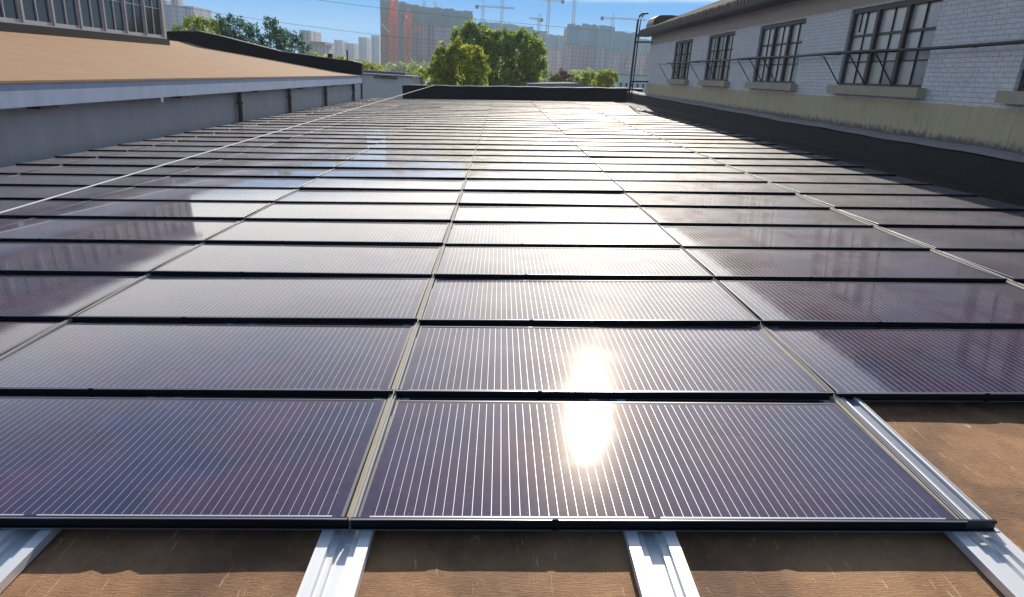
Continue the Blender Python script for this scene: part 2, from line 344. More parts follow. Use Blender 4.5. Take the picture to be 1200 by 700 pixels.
m_ground = mat('yard_ground', (.16, .15, .12), .9, var=.4, vscale=.02, col2=(.07, .09, .04))
m_groof = mat('pale_sheet_roof', (.17, .18, .20), .9, 0, spec=.1, var=.12, vscale=.6)

# ------------------------------------------------------------------ ground, haze
g = MB().box(-1500, 1500, -300, 1700, -7.3, -7.0).world('ground', m_ground, None, (0, 0, -7.0)); tag(g, kind='structure', label='flat yard and city ground below the roofs', cat='ground')
hz = MB().box(-1530, 1530, -330, 1730, -8.3, 90).world('haze', None, None, (0, 0, -7)); tag(hz, 'thin pale city haze', 'haze', kind='stuff')
mh = bpy.data.materials.new('haze'); mh.use_nodes = True; mh.node_tree.nodes.clear()
pv = N(mh.node_tree, 'ShaderNodeVolumePrincipled'); pv.inputs['Color'].default_value = (.74, .87, 1, 1); pv.inputs['Density'].default_value = .00038; pv.inputs['Anisotropy'].default_value = .2
mo = N(mh.node_tree, 'ShaderNodeOutputMaterial'); mh.node_tree.links.new(pv.outputs[0], mo.inputs['Volume'])
hz.data.materials.clear(); hz.data.materials.append(mh)

# ------------------------------------------------------------------ our building: roof deck, parapet, gutter
bld = rroot('factory_building', (0, 0, 0), 'low factory building whose brown felt roof carries the solar panels', 'building')
def axis(lo, hi, flo, fhi, fine, coarse):
    a = list(np.arange(lo, flo, coarse))+list(np.arange(flo, fhi, fine))+list(np.arange(fhi, hi, coarse))+[hi]
    return np.array(a)
xs = axis(-8.0, 7.5, -3.2, 4.6, .04, .4); ys = axis(-5, 41.4, .7, 3.6, .035, .5)
XX, YY = np.meshgrid(xs, ys)
def und(x, y):
    h = .0013*np.sin(4*x+2*y+1)+.0008*np.sin(9*x-6*y)+.0012*np.sin(3.1*x+7*y+2)+.0003*np.sin(29*x+11*y)*np.sin(5*x)
    for cx, cy, a, L, wd, hh in ((-1.33, 1.75, 1.15, .35, .02, .007), (-1.2, 1.78, 1.2, .3, .022, .008), (-.2, 1.8, 1.3, .3, .018, .006), (2.6, 2.5, -1.0, .7, .04, .006), (.95, 1.75, 1.8, .3, .02, .006), (2.3, 2.2, -.2, .5, .03, .004)):
        u = (x-cx)*cos(a)+(y-cy)*sin(a); v = -(x-cx)*sin(a)+(y-cy)*cos(a)
        h = h+hh*np.exp(-(u/L)**2-(v/wd)**2)
    return h-.005
ZZ = und(XX, YY)
nx, ny = len(xs), len(ys)
me = bpy.data.meshes.new('roof_deck')
me.from_pydata(np.stack([XX.ravel(), YY.ravel(), ZZ.ravel()], 1).tolist(), [], [(j*nx+i, j*nx+i+1, (j+1)*nx+i+1, (j+1)*nx+i) for j in range(ny-1) for i in range(nx-1)])
me.materials.append(m_felt); smooth(new_obj('roof_deck', me, bld))
b = MB().box(-8.0, 8.2, -5, 41.4, -6.2, -.10).box(-8.0, 7.5, -5, -4.7, -.1, .2)
new_obj('wall', b.mesh('wall', m_plast), bld)
# far parapet with pale capping, slightly uneven top
b = MB(); prof = []
for i in range(30):
    x = -5.95+i*(14.45/29); prof.append((x, .76+.012*sin(i*1.7)+.01*sin(i*.6)))
b.prism(prof+[(8.5, -.3), (-5.95, -.3)], 'y', 41.42, 41.75); new_obj('parapet', b.mesh('parapet', m_tar), bld)
b = MB()
for (x0, z0), (x1, z1) in zip(prof[:-1], prof[1:]): b.prism([(x0, z0+.002), (x1, z1+.002), (x1, z1+.05), (x0, z0+.05)], 'y', 41.36, 41.80)
new_obj('parapet_capping', b.mesh('parapet_capping', m_tarrim), bld)
# gutter membrane and upstand against the right-hand wall
b = MB(); yy = list(np.arange(-4, 41.4, .35))
pf = [(6.56, .012), (6.75, .02), (7.05, .012), (7.30, .03), (7.44, .12), (7.52, .42), (7.60, .46)]
vs = []
for y in yy:
    up = .0055*max(0, y-18)*1.0
    for k, (x, z) in enumerate(pf):
        j = .012*sin(y*2.1+k)*(k in (1, 2, 3, 4)) + .01*sin(y*.9+k*2)*(k > 0)
        vs.append((x+j*.5, y, z+j*.6+(up if k >= 5 else 0)))
n = len(pf); b.add(vs, [(i*n+k, i*n+k+1, (i+1)*n+k+1, (i+1)*n+k) for i in range(len(yy)-1) for k in range(n-1)])
new_obj('gutter_membrane', b.mesh('gutter_membrane', m_gut), bld)
b = MB(); vs = []
pf2 = [(7.50, .445), (7.555, .50), (7.68, .56), (7.68, .40)]
for y in yy:
    up = .0055*max(0, y-18); j = .008*sin(y*1.3)+.006*sin(y*3.7)
    vs += [(x, y, z+up+j) for x, z in pf2]
b.add(vs, [(i*4+k, i*4+(k+1) % 4, (i+1)*4+(k+1) % 4, (i+1)*4+k) for i in range(len(yy)-1) for k in range(4)])
new_obj('cement_fillet', b.mesh('cement_fillet', m_cement), bld)

# ------------------------------------------------------------------ mounting rails
rail_prof = [(-.088, .001), (-.088, .033), (-.048, .033), (-.044, .018), (-.024, .018), (-.020, .005), (.020, .005), (.024, .018), (.044, .018), (.048, .033), (.088, .033), (.088, .001)]
rb = MB(); # open channel: outline extruded as one strip with thickness
rb.prism(rail_prof, 'y', 0.0, 1.0)
rail_me = rb.mesh('mounting_rail', m_alu)
RX = [(-6.99, 'under the narrow panels beside the left wall'), (-4.86, 'under the far left panels'), (-3.79, 'third from the left end of the front row'), (-2.70, 'beneath the seam left of the front row'),
      (-1.63, 'at the lower left corner of the picture'), (-.525, 'under the seam between the two front panels'), (.535, 'under the middle of the glaring front panel'),
      (1.70, 'beside the bare right end of the front row'), (2.83, 'starting under the second row, right of the bare felt'), (3.95, 'under the seam of the right-hand columns'), (5.2, 'under the rightmost column of panels')]
for i, (x, lb) in enumerate(RX):
    y0 = .75 if i < 8 else 2.98
    o = rroot('mounting_rail', (x, y0, .0), 'bright aluminium channel rail '+lb, 'rail', 'aluminium rails lying on the roof felt', rail_me)
    o.scale = (1, 40.6-y0, 1)

# ------------------------------------------------------------------ solar panels
PW, PD, PITCH, Y0 = 2.138, .927, .984, 1.925
TAU = R(1.05)
def panel_meshes(W, ncell, margin):
    h = W/2
    g = MB().add([(-h+.009, .009, -.0015), (h-.009, .009, -.0015), (h-.009, PD-.009, -.0015), (-h+.009, PD-.009, -.0015)], [(0, 1, 2, 3)])
    gm = g.mesh('glass', glass_panel_mat('solar_cells_%d' % ncell, W, PD, ncell, margin))
    if gm.polygons[0].normal.z < 0: gm.flip_normals()
    fr = MB()
    for s in (-1, 1):
        fr.prism([(s*h, -.033), (s*h, -.001), (s*(h-.0015), .0), (s*(h-.0105), .0), (s*(h-.0105), -.033)], 'y', .011, PD-.011)
    fr.box(-h, h, PD-.0105, PD, -.033, 0)
    fm = fr.mesh('frame', m_side)
    # near profile: top lip, recessed dark web, projecting bottom lip; bridges the seam to the next panel
    hw = h+.0195
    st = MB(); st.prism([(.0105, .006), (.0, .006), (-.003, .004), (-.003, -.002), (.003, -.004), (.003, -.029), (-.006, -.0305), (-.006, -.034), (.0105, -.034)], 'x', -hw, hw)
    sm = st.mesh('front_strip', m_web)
    lp = MB()
    notch = -.35*h; 
    for a, c in ((-hw+.002, notch-.012), (notch+.012, hw-.002)):
        lp.box(a, c, -.009, -.0062, -.0345, -.0315)
        lp.box(a, c, -.0045, .0005, .0035, .0068)
    lm = lp.mesh('drip_lip', m_lip)
    return gm, fm, sm, lm
full = panel_meshes(PW, 12, .042)
narrow = panel_meshes(.70, 4, .02)
def make_panel(ms):
    r = new_obj('solar_panel', None)
    new_obj('glass', ms[0], r); new_obj('frame', ms[1], r)
    s = new_obj('front_strip', ms[2], r); new_obj('drip_lip', ms[3], s)
    return r
def copy_tree(o, parent=None):
    c = o.copy(); C.objects.link(c); c.parent = parent
    for ch in list(o.children): copy_tree(ch, c)
    return c
ords = 'first second third fourth fifth sixth seventh eighth ninth tenth eleventh twelfth thirteenth fourteenth fifteenth sixteenth seventeenth eighteenth nineteenth twentieth'.split()
tens = {20: 'twenty', 30: 'thirty'}
def ordw(n):
    if n <= 20: return ords[n-1]
    if n == 30: return 'thirtieth'
    return tens[n//10*10]+'-'+ords[n % 10-1]
cols = [(-7.43, .95, 'narrow', 'beside the left wall'), (-5.95, 1.0, 'full', 'second column from the left wall'), (-3.79, 1.0, 'full', 'third column from the left wall'),
        (-1.61, 1.0, 'full', 'column just left of the glare'), (.575, 1.0, 'full', 'column under the sun glare'), (2.83, 1.065, 'full', 'column just right of the glare'), (5.27, 1.125, 'full', 'column beside the black gutter')]
NR = 39
protos = {'full': make_panel(full), 'narrow': make_panel(narrow)}; used = {}
special = {(0, 3): 'dark solar panel filling the lower left corner, front row', (0, 4): 'large solar panel with the brightest sun glare, front row beside bare brown felt',
           (1, 4): 'second-row solar panel directly behind the brightest front panel, also with sun glare', (1, 5): 'deep blue second-row solar panel above the bare brown felt'}
for r in range(NR):
    for ci, (cx, sx, kind, cn) in enumerate(cols):
        if r == 0 and (ci > 4 or ci < 2): continue
        p = protos[kind]
        o = p if kind not in used else copy_tree(p)
        used[kind] = 1
        y = Y0+r*PITCH+random.uniform(-.004, .004)
        z = .070+.004*sin(r*1.3+ci)+random.uniform(-.002, .002)-(.0 if r else -.003)
        o.location = rloc((cx, y, z)); o.scale = (sx, 1, 1)
        o.rotation_euler = (-TAU+R(random.gauss(0, .10)), -TILT+R(random.gauss(0, .12)), R(random.gauss(0, .03)))
        if (r, ci) in special: lb = special[(r, ci)]
        else:
            rw = 'farthest' if r == NR-1 else ordw(r+1)
            lb = ('narrow ' if kind == 'narrow' else '')+'dark glass solar panel, %s row%s, %s' % (rw, '' if r == NR-1 else ' from the front', cn)
        tag(o, lb, 'solar panel', 'solar panels in close rows over the roof')
# seam strips: tan strip and twin ribs lying in the gap between columns
for x, wd, lb in ((-7.03, .0, 'narrow left'), (-4.87, 0, 'left'), (-2.70, 0, 'third'), (-.52, 0, 'centre'), (1.665, 0, 'right of glare'), (4.02, .02, 'far right')):
    nm = {'narrow left': 'in the panel seam nearest the left wall', 'left': 'in the panel seam that meets the white cord', 'third': 'in the panel seam left of the front seam',
          'centre': 'in the seam between the two front panels', 'right of glare': 'in the panel seam ending at the bare felt', 'far right': 'in the panel seam nearest the black gutter'}[lb]
    t = rroot('seam_strip', (x, Y0+.02, 0), 'tan and grey filler strip '+nm, 'filler strip', 'strips in the seams between panel columns')
    L = 38.6 if x < 4 else 37.6; s0 = 0 if x < 4 else .98
    new_obj('tan_strip', MB().box(-.018-wd, .000, s0, L, .034, .052).mesh('tan_strip', m_seal), t)
    b = MB(); b.box(.001, .005, s0, L, .034, .058); b.box(.012, .017+wd, s0, L, .034, .058); b.box(.005, .012, s0, L, .034, .050)
    new_obj('ribbed_strip', b.mesh('ribbed_strip', m_rib), t)

# loose end of the front row's near profile and the open channel beside its bare right edge
ep = [o for o in C.objects if o.get('label') == special[(0, 4)]][0]
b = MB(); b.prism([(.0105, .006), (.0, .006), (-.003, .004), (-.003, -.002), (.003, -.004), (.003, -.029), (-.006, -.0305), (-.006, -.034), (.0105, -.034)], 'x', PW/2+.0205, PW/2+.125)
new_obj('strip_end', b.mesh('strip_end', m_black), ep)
b = MB().box(PW/2+.0205, PW/2+.14, -.009, -.0062, -.0345, -.0315); new_obj('strip_end_lip', b.mesh('strip_end_lip', m_lip), ep)
ch = rroot('edge_channel', (1.735, Y0+.03, 0), 'grey channel with two bright ridges between the front panel and the bare felt', 'channel')
new_obj('channel_bed', MB().box(-.044, .055, 0, .95, .0342, .038).mesh('channel_bed', mat('dull_blue_grey_metal', (.20, .22, .28), .5, .3)), ch)
b = MB().box(-.036, -.024, 0, .95, .0382, .050).box(.028, .040, 0, .95, .0382, .050).box(.051, .055, 0, .95, .0382, .046)
new_obj('ridge', b.mesh('ridge', m_alu), ch)

# ------------------------------------------------------------------ white cord slung over the left panels
def catenary(a, b, sag, n=24):
    a, b = Vector(a), Vector(b)
    return [a.lerp(b, i/n)+Vector((0, 0, -sag*4*(i/n)*(1-i/n))) for i in range(n+1)]
pA = rloc((-5.06, 5.45, .13)); pB = rloc((-4.0, 41.4, .82))
pts = [(p.x, p.y, p.z-EZ) for p in catenary(pA, pB, .0)]
cd = MB().tube(pts, .009, 6).world('cord', m_cord, None, pts[0]); tag(cd, 'taut white cord slung low over the left panels up to the far parapet', 'cord')

# ------------------------------------------------------------------ right-hand brick building
rbld = root('brick_building', (7.67, 10, 0), 'long white painted brick building with barred windows along the right side', 'building')
WX = 7.67; YN, YF = -4.0, 36.6
wins = [(28.45, 31.3), (23.35, 26.25), (18.0, 21.1), (12.5, 15.7), (7.1, 10.22), (1.8, 4.95)]
ZB, ZT = .19, 1.77
segs = []; y = YF
wl = MB()
wl.box(WX, WX+.35, YN, YF, -7, ZB-.002); wl.box(WX, WX+.35, YN, YF, ZT+.002, 2.30)
edges = [YF]+[v for a, c in wins for v in (c, a)]+[YN]
for k in range(0, len(edges), 2): wl.box(WX, WX+.35, edges[k+1], edges[k], ZB-.002, ZT+.002)
wl.prism([(WX+.36, 2.25), (13.6, 4.75), (19.5, 2.25), (19.5, -7), (WX+.36, -7)], 'y', YF-.35, YF)
wl.box(19.2, 19.5, YN, YF-.36, -7, 2.25)
wl.world('wall', m_wall, rbld)
for wi, (a, c) in enumerate(wins):
    paler = wi in (0, 1, 2)
    fr = MB(); x0 = WX+.06; cyc = (a+c)/2; W = c-a
    fr.box(x0, x0+.07, a, a+.09, ZB, ZT); fr.box(x0, x0+.07, c-.09, c, ZB, ZT); fr.box(x0-.03, x0+.07, a+.09, c-.09, ZT-.09, ZT); fr.box(x0, x0+.07, a+.09, c-.09, ZB, ZB+.05)
    for q in (1, 2):
        ym = a+W*q/3; fr.box(x0-.03, x0+.07, ym-.055, ym+.055, ZB+.05, ZT-.09)
    wf = fr.world('window', m_rust, rbld); 
    bars = MB(); xb = x0+.02
    for q in range(3):
        l, r_ = a+W*q/3+(.055 if q else .09), a+W*(q+1)/3-(.055 if q < 2 else .09)
        mid = (l+r_)/2; bars.box(xb, xb+.035, mid-.014, mid+.014, ZB+.05, ZT-.09)
        for hh, th in ((.65, .025), (.43, .018), (.31, .012)):
            z = ZB+(ZT-ZB)*hh
            bars.box(xb-.004, xb+.031, l, mid-.014, z-th, z+th); bars.box(xb-.004, xb+.031, mid+.014, r_, z-th, z+th)
    if wi == 3:
        l = c-.09-.22; bars.box(xb+.002, xb+.03, l-.01, l+.01, ZB+.7*(ZT-ZB), ZT-.09)
    bars.world('glazing_bars', m_iron, wf)
    # glass colour paler or darker pane by pane
    pn = MB(); rnd = random.Random(wi)
    for q in range(6):
        l, r_ = a+.05+(W-.1)*q/6, a+.05+(W-.1)*(q+1)/6
        for h0, h1 in ((.0, .31), (.31, .43), (.43, .65), (.65, 1.)):
            dark = rnd.random() < (.18 if paler else .42) and h1 < 1
            if q == 0 and not (wi < 2): dark = True
            pn.add([(x0+.045, l, ZB+(ZT-ZB)*h0), (x0+.045, r_, ZB+(ZT-ZB)*h0), (x0+.045+rnd.uniform(-.004, .004), r_, ZB+(ZT-ZB)*h1), (x0+.045+rnd.uniform(-.004, .004), l, ZB+(ZT-ZB)*h1)], [(0, 1, 2, 3)], 1 if dark else 0)
    pn.world('pane', [m_pane, m_pane2], wf)
    MB().box(WX-.17, WX+.10, a-.18, c+.10, .005, ZB-.004).world('sill', m_sill, wf)
# eave, gutter, tiled roof
ev = MB(); ev.box(7.22, 7.66, YN, YF+.9, 2.255, 2.30); ev.world('soffit', m_gutr, rbld)
gt = MB(); gt.prism([(7.10, 2.25), (7.215, 2.25), (7.215, 2.38), (7.06, 2.38), (7.06, 2.33)], 'y', YN, YF+1.0); gt.world('gutter', m_gutr, rbld)
rf = MB(); sl_ = math.tan(R(23)); rows = 26; Lx = 13.6-7.16
for i in range(rows):   # overlapping courses of tiles
    xa, xb2 = 7.16+Lx*i/rows, 7.16+Lx*(i+1)/rows
    za = 2.40+(xa-7.16)*sl_; zb = 2.40+(xb2-7.16)*sl_-.02
    rf.prism([(xa-.02, za+.035), (xb2+.03, zb+.015), (xb2+.03, zb-.02), (xa-.02, za-.01)], 'y', YN, YF+.9)
rf.prism([(7.2, 2.31), (13.6, 2.31+(6.4)*sl_), (13.6, 2.36+6.4*sl_), (7.2, 2.36)], 'y', YN, YF+.88)
rf.prism([(13.6, 2.31+6.4*sl_), (20.2, 2.2), (20.2, 2.26), (13.6, 2.40+6.44*sl_)], 'y', YN, YF+.9)
rf.world('roof', m_tile, rbld)
rg = MB()
for k in range(135):
    y = YN+k*.302; j = .02*sin(k*2.3)
    rg.prism([(7.02, 2.36), (13.55, 2.36+6.5*sl_), (13.55, 2.50+6.5*sl_+j), (7.02, 2.50+j)], 'y', y, y+.14)
rg.world('tile_ribs', m_tile, rbld)
vt = MB(); pr = [(7.42, 2.3), (7.46, 2.85), (7.55, 3.08), (7.75, 3.20), (8.3, 3.24), (9.0, 3.22), (9.6, 3.1), (9.6, 2.3)]
vt.prism(pr, 'y', 35.6, 37.2); vt.world('roof_vent', m_rust, rbld)

# pipe along the wall with its bent stays
pp = MB(); ppts = [(7.45+.008*sin(k*1.9), -3.5+k*1.0, .85+.012*sin(k*1.1)) for k in range(36)]
pp.tube(ppts, .028, 8); pipe = root('wall_pipe', (7.45, 16, .85), 'thin dark pipe running along the brick wall across all windows', 'pipe')
pp.world('pipe', m_iron, pipe)
for ys_ in [2.6, 4.2, 13.2, 14.2, 15.35, 18.9, 19.9, 20.9, 24.2, 26.3, 29.2, 31.4]:
    st = MB(); st.tube([(7.46, ys_, .82), (7.10, ys_+.05, .80), (7.09, ys_+.045, .77), (7.50, ys_-.05, .20)], .014, 6); st.world('stay', m_iron, pipe)
for ys_ in [11.3, 16.8, 22.2, 27.2, 33.0]:
    MB().box(7.44, 7.665, ys_-.012, ys_+.012, .835, .862).world('wall_clamp', m_iron, pipe)

# curved lattice pole at the far corner
pole = root('lattice_pole', (6.55, 36.0, -.9), 'dark hooked lattice pole at the far corner of the brick building', 'pole')
b = MB(); s_ = 36.0/35.0
def PP(x, z, dx=0): return (x*s_+dx, 36.0, z*s_)
main = [PP(6.54, -.9), PP(6.56, 2.03), PP(6.58, 2.85), PP(6.64, 3.05), PP(6.78, 3.17), PP(7.05, 3.2)]
b.tube(main, .05, 8); b.tube([(x+.13, y, z-.03) for x, y, z in main[:-2]]+[(7.05, 36, 3.2)], .03, 8)
for k in range(2): b.bar((6.74, 36, -.6+k*.55), (6.87, 36, -.6+k*.55), .02)
b.world('mast', m_iron, pole)
b = MB(); b.bar((6.75, 36, 1.9), (7.66, 36, 1.95), .05); b.world('upper_bracket', m_iron, pole)
b = MB(); b.bar((6.75, 36, -.02), (7.66, 36, .02), .05); b.world('lower_bracket', m_iron, pole)

# ------------------------------------------------------------------ left-hand building with monitor windows
lb_ = root('sawtooth_building', (-8.1, 10, -7), 'grey building with tan curved roof and a raised row of windows at left', 'building')
b = MB(); b.box(-8.4, -8.1, -6, 38.2, -7, -.90); b.box(-22, -8.4, 37.9, 38.2, -7, -.6); b.world('wall', m_plast, lb_)
b = MB(); b.box(-7.83, -7.73, -6, 38.6, -.97, -.56); b.world('fascia', m_fascia, lb_)
b = MB(); b.box(-8.1, -7.83, -6, 38.55, -.90, -.86); b.world('soffit', m_rust, lb_)
rp = [(-7.70, -.555), (-8.9, -.46), (-10.5, -.27), (-12.5, -.03), (-14.2, .17), (-15.9, .36), (-17, .60), (-18.5, .66), (-21, .5), (-23, .2)]
b = MB(); n = len(rp)
b.prism(rp+[(x, z-.04) for x, z in rp[::-1]], 'y', -6, 38.3); b.world('roof', m_lroof, lb_)
b = MB(); top = [(-7.66, .05), (-8.2, .14), (-9.75, .24), (-12.06, .42), (-13.7, .72), (-15.23, 1.01), (-16.36, 1.18), (-17.3, 1.14), (-18.2, 1.06), (-20, .9), (-23, .6)]
b.prism(top+[(-23, .1), (-18.5, .5), (-15.9, .3), (-12.5, -.10), (-9, -.5), (-7.70, -.60)], 'y', 38.31, 38.75); b.world('gable_upstand', m_tar, lb_)
b = MB()
for (x0, z0), (x1, z1) in zip(top[:-1], top[1:]): b.prism([(x0, z0+.002), (x1, z1+.002), (x1, z1+.035), (x0, z0+.035)], 'y', 38.26, 38.80)
b.world('gable_capping', m_tarrim, lb_)
MB().box(-9.55, -9.3, 38.4, 38.65, .26, .46).world('vent_stub', m_iron, lb_)
MB().tube([(-8.5, 38.5, .1), (-8.5, 38.5, .72)], .04, 8).world('vent_pipe', m_iron, lb_)
for k, yb in enumerate((10.6, 15.8, 21.2, 26.2, 31.6, 37.6)):     # drain pipes and brackets below the fascia
    if k < 2:
        MB().box(-7.80, -7.72, yb-.06, yb+.06, -1.07, -.972).world('bracket', m_fascia, lb_)
    else:
        MB().tube([(-8.0, yb, -.9), (-8.0, yb, -3.2)], .07, 10).tube([(-8.0, yb, -1.30), (-8.0, yb, -1.36)], .10, 10).world('drainpipe', m_rust, lb_)
    MB().box(-8.09, -7.84, yb+1.2, yb+1.7, -1.04, -.905).world('beam_end', m_iron, lb_)
MB().tube([(-7.78, 38.65, -.05), (-7.78, 38.65, -2.6)], .06, 8).world('drainpipe', m_rust, lb_)
# raised monitor with its row of windows
MXX = -15.73; mon = MB(); mt = 3.45; ye = 33.3
mon.box(MXX-.25, MXX-.02, -6, ye, .2, .58)
mon.box(MXX-.3, MXX, ye-.22, ye, .3, mt); mon.box(MXX-.25, MXX-.02, -6, ye-.22, 3.02, mt)
mon.box(MXX-6, MXX-.31, ye-.2, ye-.02, .3, mt); mon.box(MXX-6.2, MXX+.25, -6, ye+.25, mt+.002, mt+.14)
mon.world('monitor_wall', m_wframe, lb_)
MB().box(MXX-.02, MXX+.06, -6, ye+.1, .14, .61).world('monitor_flashing', m_tar, lb_)
MB().box(MXX-.02, MXX+.05, -6, ye-.22, .615, .66).world('monitor_sill', m_wframe, lb_)
pw = 1.585; kk = 0; yw = ye-.25
while yw-pw > 4:
    l, r_ = yw-pw+.05, yw-.03
    f = MB(); x0, x1 = MXX-.10, MXX-.02
    f.box(x0, x1, l, l+.09, .66, 3.0); f.box(x0, x1, r_-.09, r_, .66, 3.0); f.box(x0, x1, l+.09, r_-.09, .66, .76); f.box(x0, x1, l+.09, r_-.09, 2.9, 3.0)
    mid = (l+r_)/2; f.box(x0+.01, x1-.01, mid-.025, mid+.025, .76, 2.9)
    f.box(x0+.02, x1-.02, l+.09, mid-.025, 1.86, 1.89); f.box(x0+.02, x1-.02, mid+.025, r_-.09, 1.86, 1.89)
    w_ = f.world('window', m_wframe, lb_)
    MB().add([(x0+.02, l+.05, .7), (x0+.02, r_-.05, .7), (x0+.02, r_-.05, 2.95), (x0+.02, l+.05, 2.95)], [(0, 1, 2, 3)]).world('pane', m_dark, w_)
    MB().box(x1+.001, x1+.045, yw-.03, yw+.05, .645, 3.02).world('mullion', m_wframe, w_)
    yw -= pw

# ------------------------------------------------------------------ low buildings beyond the parapet
lw = root('low_shed', (-8, 46, -7), 'low pale grey shed wall behind the left end of the parapet', 'shed')
b = MB(); b.box(-12, -6.0, 46, 52, -7, -.62); b.world('wall', mat('shed_plaster', (.40, .42, .45), .8, var=.2, vscale=.8), lw)
b = MB(); b.box(-12.2, -5.8, 45.8, 52.2, -.615, -.52); b.box(-11, -6.8, 49, 51, -.52, -.35); b.world('roof', m_groof, lw)
MB().box(-8.4, -6.9, 45.72, 45.98, -.80, -.66).world('awning', m_dark, lw)
g2 = root('grey_shed', (5, 58, -7), 'flat pale grey shed roof just beyond the middle of the parapet', 'shed')
b = MB(); b.box(2.4, 9.2, 58, 66, -7, -.90); b.world('wall', m_plast, g2)
b = MB(); b.prism([(2.2, -.87), (2.2, -.70), (6.5, -.42), (9.4, -.72), (9.4, -.87)], 'y', 57.7, 66.3); b.world('roof', m_groof, g2)
w2 = root('white_building', (17, 95, -7), 'small white building with five tiny dark openings beside the pole', 'building')
b = MB(); b.box(15.9, 21.2, 95, 102, -7, .78); b.world('wall', m_white, w2)
for k in range(6):
    MB().box(16.3+k*.78, 16.58+k*.78, 94.93, 94.995, -.75, -.30).world('window', m_dark, w2)
MB().box(15.8, 21.3, 94.9, 102.1, .782, .86).world('roof', m_groof, w2)

# ------------------------------------------------------------------ trees
def leaves_mesh(name, blobs, n, size, m, seed=1, flat=.0):
    r = np.random.default_rng(seed); B = np.array(blobs, float)
    wgt = B[:, 3]**2; idx = r.choice(len(B), n, p=wgt/wgt.sum())
    # sub-clumps inside each blob make light and dark masses with gaps
    nsub = 16; sub = r.normal(size=(len(B), nsub, 3)); sub /= np.linalg.norm(sub, axis=2, keepdims=True); sub *= r.uniform(.45, 1.05, (len(B), nsub, 1))
    si = r.integers(0, nsub, n); ctr = B[idx, :3]+sub[idx, si]*B[idx, 3:4]*[1, 1, .85]
    d = r.normal(size=(n, 3)); d /= np.linalg.norm(d, axis=1, keepdims=True); d *= (r.random((n, 1))**.5)
    P = ctr+d*B[idx, 3:4]*.42
    a = r.normal(size=(n, 3)); a /= np.linalg.norm(a, axis=1, keepdims=True); q = r.normal(size=(n, 3)); q -= a*(q*a).sum(1, keepdims=True); q /= np.linalg.norm(q, axis=1, keepdims=True)
    s = size*r.uniform(.6, 1.3, (n, 1)); V = np.concatenate([P-a*s, P+q*s*.5, P+a*s, P-q*s*.5], 1).reshape(-1, 3)
    me = bpy.data.meshes.new(name); me.vertices.add(4*n); me.vertices.foreach_set('co', V.ravel())
    me.loops.add(4*n); me.loops.foreach_set('vertex_index', np.arange(4*n)); me.polygons.add(n)
    me.polygons.foreach_set('loop_start', np.arange(0, 4*n, 4)); me.polygons.foreach_set('loop_total', np.full(n, 4)); me.update(); me.validate(); me.materials.append(m)
    return me
def tree(label, x, y, blobs, n, size, m, seed, kind='leafy_tree', th=.16, group=None, cat='tree'):
    """blobs eye-relative (x,y,z,r)"""
    t = root(kind, (x, y, -7), label, cat, group)
    bl = [(bx-x, by-y, bz+7, br) for bx, by, bz, br in blobs]
    tk = MB(); cz = np.mean([q[2] for q in bl]); base = min(q[2]-q[3] for q in bl)
    tk.tube([(0, 0, 0), (.1, 0, base*.6), (.05, .05, cz)], [th, th*.75, th*.35], 8)
    for q in bl: tk.tube([(0.05, 0, max(.5, base*.75)), ((q[0])*.5, q[1]*.5, (q[2]+base)/2), (q[0], q[1], q[2]+q[3]*.3)], [th*.4, th*.28, th*.08], 5)
    new_obj('trunk', tk.mesh('trunk', m_bark), t)
    new_obj('crown', leaves_mesh('crown', bl, n, size, m, seed), t)
    return t
l_dark = leaf_mat('dark_leaves', (.018, .042, .012), (.035, .075, .018), (.08, .13, .025))
l_mid = leaf_mat('green_leaves', (.12, .18, .02), (.28, .37, .045), (.58, .62, .10))
l_yel = leaf_mat('yellow_green_leaves', (.17, .22, .02), (.36, .40, .035), (.68, .64, .07))
l_blue = leaf_mat('blue_green_leaves', (.025, .08, .04), (.05, .13, .06), (.10, .20, .08))
l_pink = leaf_mat('dry_pinkish_leaves', (.16, .10, .07), (.24, .16, .10), (.20, .18, .08))
rb_ = random.Random(3)
def blobset(x0, x1, y, zlo, top, r, n, sd):
    q = random.Random(sd); o = []
    for i in range(n):
        u = (i+.5)/n; x = x0+(x1-x0)*u+q.uniform(-.3, .3); tz = top(u)
        o.append((x, y+q.uniform(-1.2, 1.2), tz-r*q.uniform(.75, 1.0), r*q.uniform(.8, 1.15)))
        z = tz-r*2
        while z > zlo: o.append((x+q.uniform(-.5, .5), y+q.uniform(-1.5, 1.5), z, r*q.uniform(.9, 1.2))); z -= r*1.25
    return o
tree('broad dark green tree in the middle behind the parapet', 0, 70, blobset(-4.6, 4.2, 70, -2.5, lambda u: 3.9+.55*sin(u*9)*.6+.5*sin(pi*u)-1.5*max(0, u-.75)*3, .95, 9, 5), 46000, .15, l_mid, 1, th=.28)
tree('lighter yellow green tree left of the broad dark tree', -3, 55, blobset(-5.7, -1.2, 55, -2.6, lambda u: .5+1.75*sin(pi*min(1, u*1.0))**.7, .68, 7, 6), 24000, .12, l_yel, 2)
tree('small dark sapling at the left end of the parapet', -6.5, 52, blobset(-6.9, -6.0, 52, -2, lambda u: -.15, .4, 2, 8), 1800, .09, l_mid, 3, th=.06)
tree('round bright green tree near the pole', 12.2, 80, blobset(11.3, 13.1, 80, -2.2, lambda u: .95+.15*sin(pi*u), .75, 3, 9), 6000, .11, l_yel, 4)
tree('hazy green bushy tree left of the round bright tree', 9.8, 84, blobset(8.4, 11.4, 84, -2.2, lambda u: .45+.25*sin(pi*u), .8, 4, 10), 7000, .12, l_mid, 5)
tree('dry pinkish tree beside the broad dark tree', 7.2, 82, blobset(5.9, 8.6, 82, -2.2, lambda u: .35+.55*sin(pi*u), .75, 4, 12), 6000, .11, l_pink, 6)
